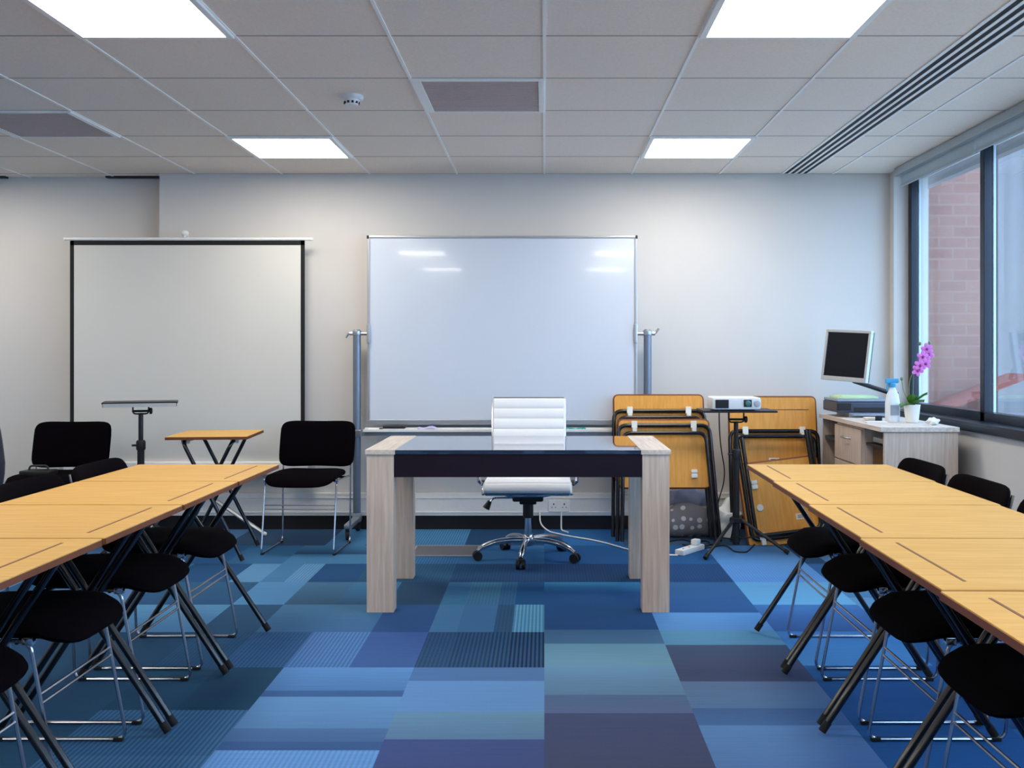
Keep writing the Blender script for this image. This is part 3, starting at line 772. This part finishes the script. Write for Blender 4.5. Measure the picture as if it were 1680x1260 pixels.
# back row
c0 = sled_chair('black chair with chrome sled legs standing left of the whiteboard stand', (-1.462, 6.19, 0), math.radians(-2), 'black chairs against the back wall')
dup(c0, (-2.985, 6.12, 0), math.radians(2), 'black chair in front of the left edge of the projection screen')
dup(c0, (-2.98, 4.90, 0), math.radians(90), 'black chair at the left edge with a navy rucksack on it')
CH = [4.045, 3.485, 2.91, 2.345]
nth = ['farthest', 'second from the far end', 'third from the far end', 'nearest']
for i, y in enumerate(CH):
    dup(c0, (-1.515, y, 0), math.radians(90), 'black chair tucked under the left table row, %s' % nth[i], 'chairs tucked under the left table row')
    dup(c0, (1.245+.012*i*-1, y, 0), math.radians(-90), 'black chair tucked under the right table row, %s' % nth[i], 'chairs tucked under the right table row')

# ------------------------------------------------------------------ folding tables
def fold_table(label, loc, rz, group, lx=.604, ly=.564, h=.725, sx=1, grv=True, name='folding_table'):
    """long side groove on +x*sx side; legs outer frame feet on +x"""
    t = thing(name, label, 'table', loc, rz, group)
    top = MB(); top.box((-lx/2, -ly/2, h-.018), (lx/2, ly/2, h), .003)
    to = top.build('tabletop', M_beech, t)
    e = MB()
    for a, b in (((-lx/2-.0015, -ly/2-.0015), (lx/2+.0015, -ly/2+.004)), ((-lx/2-.0015, ly/2-.004), (lx/2+.0015, ly/2+.0015)), ((-lx/2-.0015, -ly/2), (-lx/2+.004, ly/2)), ((lx/2-.004, -ly/2), (lx/2+.0015, ly/2))):
        e.box((a[0], a[1], h-.0185), (b[0], b[1], h-.003))
    e.build('edge_band', M_edge, to)
    if grv:
        g = MB(); gx = sx*(lx/2-.075); g.box((gx-.0035, -ly/2+.07, h-.002), (gx+.0035, ly/2-.06, h+.0008)); g.build('pen_groove', M_groove, to)
    zt = h-.018-.013
    for s, hy in ((sx, ly/2-.022), (-sx, ly/2-.049)):
        xt = -s*(lx*.30); xf = s*(lx*.44)
        pts = [(xf, -hy, .012), (xt, -hy, zt), (xt, hy, zt), (xf, hy, .012)]
        # rounded top corners
        lg = MB(); lg.tube(fillet(pts, .05, 6), .0112, 10); lo = lg.build('leg_frame', M_tube, t)
        for yy in (-hy, hy):
            d = (Vector((xf, yy, .012))-Vector((xt, yy, zt))).normalized()
            MB().tube([Vector((xf, yy, .0))-d*.035+Vector((0, 0, .012)), Vector((xf, yy, .012))], .0128, 10).build('rubber_foot', M_rubber, lo)
        for yy in (-hy*.72, hy*.72): MB().box((xt-.022, yy-.014, zt-.015), (xt+.022, yy+.014, zt+.013), .003).build('clip', M_clip, t)
    return t
TY = [4.356-.578*(k+.5) for k in range(5)]
tl = ['at the far end', 'second from the far end', 'third from the far end', 'fourth from the far end', 'fifth from the far end']
tL = fold_table('beech folding table of the left row, ' + tl[0], (-1.453, TY[0], 0), 0, 'beech tables of the left row')
tR = fold_table('beech folding table of the right row, ' + tl[0], (1.176, TY[0], 0), math.radians(-1), 'beech tables of the right row', sx=-1)
for i in range(1, 4): dup(tL, (-1.453, TY[i], 0), 0, 'beech folding table of the left row, ' + tl[i])
for i in range(1, 5): dup(tR, (1.176-.0185*i*(.585/.585), TY[i], 0), math.radians(-1), 'beech folding table of the right row, ' + tl[i])
fold_table('small beech exam table with crossed black legs by the projection screen', (-1.955, 5.99, 0), math.radians(5), 'small', lx=.455, ly=.50, h=.728, sx=1, grv=False, name='exam_table')
del bpy.data.objects['exam_table']['group']

# ------------------------------------------------------------------ folded tables leaning on the wall
def folded(label, P, tilt, roll, bw, bh, hang, group, labels=(), inverted=False, clips2=True, nub=False, offs=(.035, .085), splay=.05, groove=False):
    """origin: board centre line at the ground contact; board underside faces -Y. hang = leg length under the board"""
    t = thing('folded_table', label, 'table', P, 0, group)
    t.rotation_euler = (-tilt, roll, 0)
    z0 = hang; z1 = hang+bh
    if inverted:  # board low, legs up
        z0 = .012; z1 = z0+bh
    def fz(z): return z if not inverted else (z0+z1)-z
    b = MB()
    poly = fillet([(-bw/2, 0, z0), (bw/2, 0, z0), (bw/2, 0, z1), (-bw/2, 0, z1)], .03, 5, closed=True)
    b.prism([(p.x, p.z) for p in poly], .018); bo = b.build('tabletop', M_beechv, t)
    e = MB(); e.tube([(p.x, .009, p.z) for p in poly], .0098, 4, closed=True); e.build('edge_band', M_edge, bo)
    for j, (off, dy, half) in enumerate(((offs[0], -.016, bw/2+.004 if not inverted else bw/2-.02), (offs[1], -.042, bw/2-.024 if not inverted else bw/2-.045))):
        zt = (z1-off)
        zb = .012
        pts = [(-half-.0, dy, zb), (-half, dy, zt), (half, dy, zt), (half, dy, zb)]
        if not inverted:
            pts = [(-half-splay*.3, dy, zb), (-half, dy, zt), (half, dy, zt), (half+splay, dy, zb)]
        else:
            top = z1+.17
            zt = z0+off*.6
            pts = [(-half-.0, dy, top), (-half, dy, zt), (half, dy, zt), (half, dy, top)]
        lg = MB(); lg.tube(fillet(pts, .055, 6), .0132, 10); lo = lg.build('leg_frame', M_tube, t)
    zc = z1-offs[0]-.004 if not inverted else z0+.055
    for x in (-bw*.33, bw*.33):
        c = MB(); c.box((x-.019, -.032, zc-.014), (x+.019, 0, zc+.032), .004); c.box((x-.014, -.05, zc-.045), (x+.014, 0, zc-.010), .004)
        c.build('clip', M_clip, t)
    if clips2:
        zc2 = z0+.09 if not inverted else z1-.13
        for x in (-bw*.33, bw*.33):
            c = MB(); c.box((x-.019, -.022, zc2-.03), (x+.019, 0, zc2-.004), .005); c.box((x-.019, -.022, zc2+.002), (x+.019, 0, zc2+.024), .005); c.box((x-.015, -.01, zc2-.008), (x+.015, 0, zc2+.006))
            c.build('clip', M_clip, t)
    if groove: MB().box((-bw*.42, -.0015, z1-.085), (bw*.42, -.0004, z1-.080)).build('pen_groove', M_groove, t)
    if nub: MB().lathe([(.02, -.012), (.022, -.006), (.022, 0)], (-bw*.30, 0, (z0+z1)/2-.02), 14, 'Y').build('catch_knob', M_clip, t)
    for (lx_, lz_) in labels:
        l = MB(); l.box((lx_-.034, -.002, lz_-.018), (lx_+.034, -.0004, lz_+.018)); lb = l.build('sticker', M_label, t)
        k = MB()
        for q in range(3): k.box((lx_-.024, -.0026, lz_-.010+q*.008), (lx_+.024-.008*q, -.0018, lz_-.006+q*.008))
        k.build('sticker_print', M_ink, lb)
    return t
G1 = 'folded tables leaning behind the centre desk'; G2 = 'folded tables leaning beside the projector stand'
folded('rear folded table of the stack behind the centre desk, its top edge highest', (.757, 6.52, 0), math.radians(9), 0, .586, .56, .375, G1, offs=(.105, .15))
folded('front folded table of the stack behind the centre desk, its board lower', (.768, 6.355, 0), math.radians(9), 0, .576, .43, .352, G1)
folded('rear folded table beside the projector stand, its board standing tallest', (1.51, 6.52, 0), math.radians(9), 0, .57, .59, .333, G2, offs=(.225, .262), splay=0, groove=True, labels=((-.0, .505),), clips2=False)
folded('upside-down folded table with a sticker low down beside the projector stand', (1.54, 6.30, 0), math.radians(9), math.radians(-7), .50, .52, .0, G2, labels=((.10, .17),), inverted=True, nub=True, offs=(.075, .115))

# ------------------------------------------------------------------ corner desk by the window
def corner_desk():
    x0, x1, y0, y1, h = 1.85, 2.27, 5.50, 6.72, .80
    t = thing('corner_desk', 'pale oak desk with drawers in the corner by the window', 'desk', (x0, y0, 0))
    L = y1-y0; D = x1-x0
    MB().box((-.012, -.012, h-.026), (D, L, h), .002).build('worktop', M_palef, t)
    MB().box((.012, 0, 0), (D-.004, .022, h-.026), .001).build('end_panel', M_pale, t)
    MB().box((.012, L-.022, 0), (D-.004, L, h-.026), .001).build('end_panel', M_pale, t)
    MB().box((D-.05, .022, .15), (D-.032, L-.022, h-.026)).build('back_panel', M_brown, t)
    d0, d1 = .38, .92
    MB().box((.022, d0, .05), (D-.06, d1, h-.03), .001).build('drawer_unit', M_pale, t)
    for k in range(3):
        z1 = h-.045-k*.22; z0 = z1-.21
        dr = MB().box((.004, d0+.006, z0), (.022, d1-.006, z1), .002).build('drawer', M_pale, t)
        hb = MB(); zc = z1-.065; hb.tube(fillet([(.004, (d0+d1)/2-.07, zc), (-.02, (d0+d1)/2-.06, zc), (-.02, (d0+d1)/2+.06, zc), (.004, (d0+d1)/2+.07, zc)], .01), .005, 6); hb.build('handle', M_alu, dr)
    MB().box((.03, .03, .02), (D-.06, d0-.01, .05)).box((.07, .03, .05), (.08, d0-.01, h-.14)).build('cupboard_back', M_brown, t)
    MB().box((.03, .03, h-.13), (D-.08, d0-.01, h-.115)).build('shelf', M_dark, t)
    MB().box((.02, d1+.02, h-.16), (D-.08, L-.03, h-.14)).build('shelf', M_dark, t)
corner_desk()
tag(MB().box((-.12, -.12, 0), (.12, .12, .03), .006).box((-.125, -.06, .008), (-.118, .06, .022)).build('dvd_player', M_silver, loc=(2.03, 5.72, .69)), 'flat silver and black box on the shelf inside the corner desk', 'media player')
HD = .80
t = thing('printer', 'flat grey inkjet printer on the corner desk under the monitor', 'printer', (2.03, 6.48, HD))
MB().box((-.19, -.16, .03), (.19, .16, .098), .012).build('body', M_prn, t)
MB().box((-.185, -.155, .099), (.185, .155, .115), .006).build('scanner_lid', M_prn2, t)
MB().box((-.10, -.20, .012), (.13, -.10, .022), .003).box((-.11, -.155, .0), (.14, .12, .03), .003).build('paper_tray', M_prn2, t)
MB().box((-.188, -.166, .045), (-.10, -.158, .09), .003).build('control_panel', M_black, t)
MB().box((-.08, -.163, .035), (.15, -.158, .062)).build('output_slot', M_black, t)
tag(MB().box((-.13, -.09, 0), (.13, .09, .012), .002).box((-.10, -.08, .012), (.11, .10, .018), .002).build('paper_stack', M_paperg, loc=(1.99, 6.46, HD+.1165)), 'loose sheets and a green tinted pad lying on the printer', 'papers')
# monitor on arm
t = thing('monitor', 'silver framed dark monitor on a black arm above the printer', 'monitor', (1.925, 6.42, 1.19))

R = Matrix.Rotation(math.radians(-50), 3, 'Z') @ Matrix.Rotation(math.radians(3), 3, 'Y') @ Matrix.Rotation(math.radians(-7), 3, 'X')
def rb(m_, a, b, bev=0):
    lo = Vector([min(a[i], b[i]) for i in range(3)]); hi = Vector([max(a[i], b[i]) for i in range(3)]); c = (lo+hi)/2
    n0 = set(m_.bm.verts); m_.box(a, b, bev)
    for v in m_.bm.verts:
        if v not in n0: v.co = R @ v.co
    return m_
mw, mh = .165, .165
f = MB()
for a, b in (((-mw, 0, -mh), (mw, .03, -mh+.028)), ((-mw, 0, mh-.018), (mw, .03, mh)), ((-mw, 0, -mh+.028), (-mw+.017, .03, mh-.018)), ((mw-.017, 0, -mh+.028), (mw, .03, mh-.018))): rb(f, a, b, .003)
f.build('bezel', M_silver, t)
rb(MB(), (-mw+.016, .006, -mh+.026), (mw-.016, .02, mh-.016)).build('screen', M_scrn, t)
rb(rb(MB(), (-mw+.004, .03, -mh+.004), (mw-.004, .05, mh-.004), .006), (-.08, .05, -.08), (.08, .075, .08), .008).build('rear_housing', M_dark, t)
a = MB(); a.tube([R @ Vector((0, .06, -.02)), (.06, .10, -.15), (.06, .02, -.165), (.32, .02, -.25)], .014, 10)
a.box((.30, 0, -.27), (.34, .04, -.232), .006); a.tube([(.32, .02, -.39), (.32, .02, -.25)], .013, 12); a.box((.302, -.02, -.39), (.338, .06, -.375), .004)
a.build('monitor_arm', M_black, t)
# spray bottle
t = thing('spray_bottle', 'white spray bottle with a light blue trigger head on the corner desk', 'spray bottle', (2.055, 5.93, HD))
MB().lathe([(.001, 0), (.038, 0), (.042, .01), (.042, .11), (.034, .16), (.02, .19), (.016, .2), (.016, .205)], n=24).build('bottle', M_bottle, t)
h = MB(); h.lathe([(.019, .203), (.022, .208), (.022, .225), (.018, .23)], n=20); h.box((-.042, -.014, .228), (.036, .014, .256), .008); h.tube(fillet([(-.024, 0, .232), (-.034, 0, .205), (-.03, 0, .182)], .01), .005, 8)
h.build('trigger_head', M_blue, t)
MB().box((-.026, -.0435, .04), (.026, -.041, .10), .001).build('bottle_label', M_prn2, t)
# orchid
t = thing('potted_orchid', 'pink orchid in a white pot beside the window', 'potted plant', (2.145, 5.86, HD))
MB().lathe([(.001, 0), (.032, 0), (.036, .004), (.046, .095), (.048, .105), (.042, .105), (.040, .09), (.001, .088)], n=24).build('pot', M_white, t)
def leaf(mb, ang, L, W, up):
    d = Vector((math.cos(ang), math.sin(ang), 0)); n_ = Vector((-d.y, d.x, 0)); prev = None
    for i in range(9):
        s_ = i/8; p = d*(L*s_)+Vector((0, 0, .09+up*s_-.6*L*s_*s_)); w_ = W*math.sin(PI*min(.97, s_*.9+.08))
        cur = [mb.bm.verts.new(p+n_*w_+Vector((0, 0, .010))), mb.bm.verts.new(p), mb.bm.verts.new(p-n_*w_+Vector((0, 0, .010))), mb.bm.verts.new(p-Vector((0, 0, .004)))]
        if prev:
            for a_, b_ in ((0, 1), (1, 2), (2, 3), (3, 0)): mb.bm.faces.new((prev[a_], prev[b_], cur[b_], cur[a_]))
        prev = cur
for ang, L, W, up in ((-2.6, .10, .030, .06), (-1.1, .09, .030, .09), (-1.9, .085, .03, .12), (-.5, .085, .026, .13), (2.4, .08, .025, .05)):
    m = MB(); leaf(m, ang, L, W, up); m.build('leaf', M_green, t)
st = [(0, 0, .09), (-.02, 0, .18), (-.015, -.005, .26), (.02, -.02, .33), (.06, -.03, .385)]
MB().tube(fillet(st, .05), .0028, 6).tube(fillet([(.005, 0, .09), (-.045, .01, .17), (-.06, 0, .25)], .05), .0022, 6).tube([(.0, -.01, .09), (.005, -.012, .28)], .0018, 6).build('stem', M_stem, t)
def blossom(c, rot):
    m = MB()
    for k in range(5):
        a = rot+2*PI*k/5; d = Vector((math.cos(a), 0, math.sin(a))); 
        Mx = Matrix((( d.x, 0, -d.z), (0, 1, 0), (d.z, 0, d.x)))
        m.ball(Vector(c)+d*.020, .017, (1, .16, .72), 10, Mx)
    b = m.build('blossom', M_pink, t)
    MB().ball(Vector(c)+Vector((0, -.006, -.002)), .008, (1, .8, 1.1), 8).build('blossom_lip', M_mag, b)
for c, r in (((.048, -.04, .385), .3), ((.085, -.03, .40), .9), ((.030, -.045, .335), .1), ((.062, -.045, .345), .6), ((.018, -.04, .305), 1.1), ((.075, -.03, .43), .5)): blossom(c, r)
for c in ((.035, -.03, .46), (.09, -.03, .465), (-.06, 0, .255)): MB().ball(c, .009, (1, 1, 1.2), 8).build('bud', M_stem, t)
# small white things on the desk
t = thing('crumpled_tissue', 'crumpled white tissue at the right corner of the corner desk', 'tissue', (2.19, 5.66, HD)); 
def lump(name, r, sc, mt, seed, parent=None, amp=.25, n=20, loc=None, c=(0, 0, 0)):
    rnd = random.Random(seed); m = MB(); m.ball((0, 0, 0), r, sc, n)
    ph = [(rnd.uniform(2, 6), rnd.uniform(0, 6), rnd.uniform(2, 6), rnd.uniform(0, 6)) for _ in range(3)]
    def fn(p):
        k = 1+amp*sum(math.sin(p.x/r*a_+b_)*math.cos(p.z/r*c_+d_+p.y/r*a_) for a_, b_, c_, d_ in ph)/2
        q = p*k; q.z = max(q.z+r*sc[2]*.82, 0.0); return q+Vector(c)
    m.warp(fn); return m.build(name, mt, parent, loc=loc)
lump('tissue', .026, (1.2, 1, .9), M_paper, 3, t, .4); t.empty_display_size = .01
tag(MB().lathe([(.001, 0), (.03, 0), (.045, .018), (.043, .018), (.028, .004), (.001, .004)], n=24).build('saucer', M_white, loc=(1.965, 6.05, HD)), 'small white dish on the corner desk left of the spray bottle', 'dish')
tag(MB().box((-.06, -.025, 0), (.06, .025, .009), .003).build('remote_control', M_white, loc=(1.935, 5.86, HD)), 'slim white remote control near the desk edge', 'remote control')
tag(MB().lathe([(.001, 0), (.02, 0), (.02, .03), (.015, .034), (.001, .034)], n=16).build('ink_pot', M_navy, loc=(1.98, 5.95, HD)), 'small dark blue cap lying beside the white dish', 'cap')

# ------------------------------------------------------------------ small things on and near the floor
t = thing('floor_box', 'grey floor box with a metal rim set into the carpet behind the desk', 'floor box', (-.60, 6.10, 0))
r = MB(); a_, b_ = .20, .165
r.box((-a_, -b_, 0), (a_, -b_+.018, .008), .001).box((-a_, b_-.018, 0), (a_, b_, .008), .001).box((-a_, -b_, 0), (-a_+.012, b_, .006), .001).box((a_-.012, -b_, 0), (a_, b_, .006), .001)
r.build('rim', M_alu, t); MB().box((-a_+.012, -b_+.012, 0), (a_-.012, b_-.012, .004)).build('lid', M_floorbox, t)
# double socket on trunking
t = thing('wall_socket', 'white double power socket on the trunking behind the swivel chair', 'power socket', (.10, YB-.046, .165))
MB().box((-.072, -.012, -.04), (.072, 0, .04), .004).build('face_plate', M_paper, t)
for x in (-.036, .036):
    h = MB(); h.box((x-.004, -.0135, .006), (x+.004, -.0115, .018)); h.box((x-.016, -.0135, -.012), (x-.008, -.0115, -.007)); h.box((x+.008, -.0135, -.012), (x+.016, -.0115, -.007)); h.build('socket_hole', M_dark, t)
def cable(label, pts, r, mt, name='cable', rr=.12):
    tag(MB().tube(fillet(pts, rr, 8), r, 6).build(name, mt), label, 'cable')
def fl(u, v, z=.006): p = Vector(((u-CX)*yv(v, EYE-z)/F, yv(v, EYE-z), z)); return p
cable('white cable hanging from the trunking and running over the carpet to the power strip', [(-.03, 6.835, .13), (-.03, 6.80, .05), fl(900, 872), fl(930, 879), fl(985, 888), fl(1035, 903), fl(1080, 910), fl(1112, 911)], .005, M_white)
cable('short white cable below the double socket', [(.115, 6.83, .125), (.115, 6.82, .05), (.115, 6.80, .006), (.16, 6.72, .006)], .005, M_white)
cable('black cable hanging from the projector to the floor', [(1.10, 6.17, .90), (1.10, 6.33, .86), (1.11, 6.35, .64), (1.155, 6.38, .42), (1.09, 6.38, .22), (1.08, 6.30, .02), fl(1170, 893), fl(1150, 897)], .004, M_black)
cable('black cable looped on the carpet under the projector stand', [fl(1120, 893), fl(1160, 900), fl(1190, 893), fl(1205, 905), fl(1225, 906), fl(1240, 892), fl(1238, 878)], .0045, M_black, rr=.2)
cable('black cable coiled beside the power strip', [fl(1098, 888), fl(1118, 884), fl(1140, 890), fl(1158, 886), fl(1168, 892), fl(1150, 900)], .0045, M_black, rr=.2)
t = thing('power_strip', 'white power strip lying on the carpet right of the desk', 'power strip', (fl(1132, 906, 0).x, fl(1132, 906, 0).y, 0), math.radians(52))
MB().box((-.13, -.03, 0), (.13, .03, .034), .008).build('body', M_white, t)
for i in range(3):
    h = MB(); x = -.08+i*.07; h.box((x-.006, -.004, .0335), (x+.006, .004, .0355)); h.build('socket_hole', M_dark, t)
MB().box((.045, -.022, .034), (.095, .022, .07), .008).build('plug', M_white, t)
tag(lump('grey_polka_bag', .19, (1.15, .6, .62), M_dots, 11, None, .14, 24, loc=(.95, 6.63, 0)), 'grey polka dot cloth bag slumped behind the folded tables', 'bag')
tag(lump('plastic_bag', .13, (1.15, .5, .62), M_bagw, 5, None, .3, 24, loc=(.97, 6.76, .16)), 'pale blue plastic bag bulging above the polka dot bag', 'bag')
tag(lump('carrier_bag', .10, (.8, .8, 1.2), M_paper, 21, None, .35, 24, loc=(1.205, 6.56, 0)), 'crumpled white carrier bag behind the projector stand', 'bag')
tag(lump('crumpled_paper', .035, (1.4, 1, .6), M_paper, 8, None, .3, 16, loc=(.74, 6.42, 0)), 'scrap of white paper on the carpet beside the desk leg', 'paper')
# rucksack on chair at the left edge
t = thing('rucksack', 'navy rucksack with pale straps at the left edge of the picture', 'rucksack', (-2.80, 4.90, .478), math.radians(10))
b = MB(); b.pad(.30, .50, .20, lambda p: Vector((p.x*(1-.25*max(0, (p.y+.05))/.3), p.z, p.y+.24)), e=3.5); b.build('body', M_navy, t)
b = MB(); b.pad(.22, .22, .08, lambda p: Vector((p.x, p.z-.10, p.y+.14)), e=3.5); b.build('front_pocket', M_navy, t)
for x in (.09, .12):
    s = MB(); s.tube(fillet([(x*.8, -.06, .46), (x, -.10, .30), (x, -.09, .08)], .05), .008, 6); s.build('strap', M_strap, t)
# small black device on the left chair
t = thing('cable_reel', 'small black device with a handle on the left chair seat', 'electronic device', (-3.04, 6.04, .473))
MB().box((-.09, -.06, 0), (.09, .06, .03), .008).build('body', M_black, t); MB().tube(fillet([(-.06, 0, .028), (-.05, 0, .055), (.05, 0, .055), (.06, 0, .028)], .02), .006, 8).build('handle', M_dark, t)
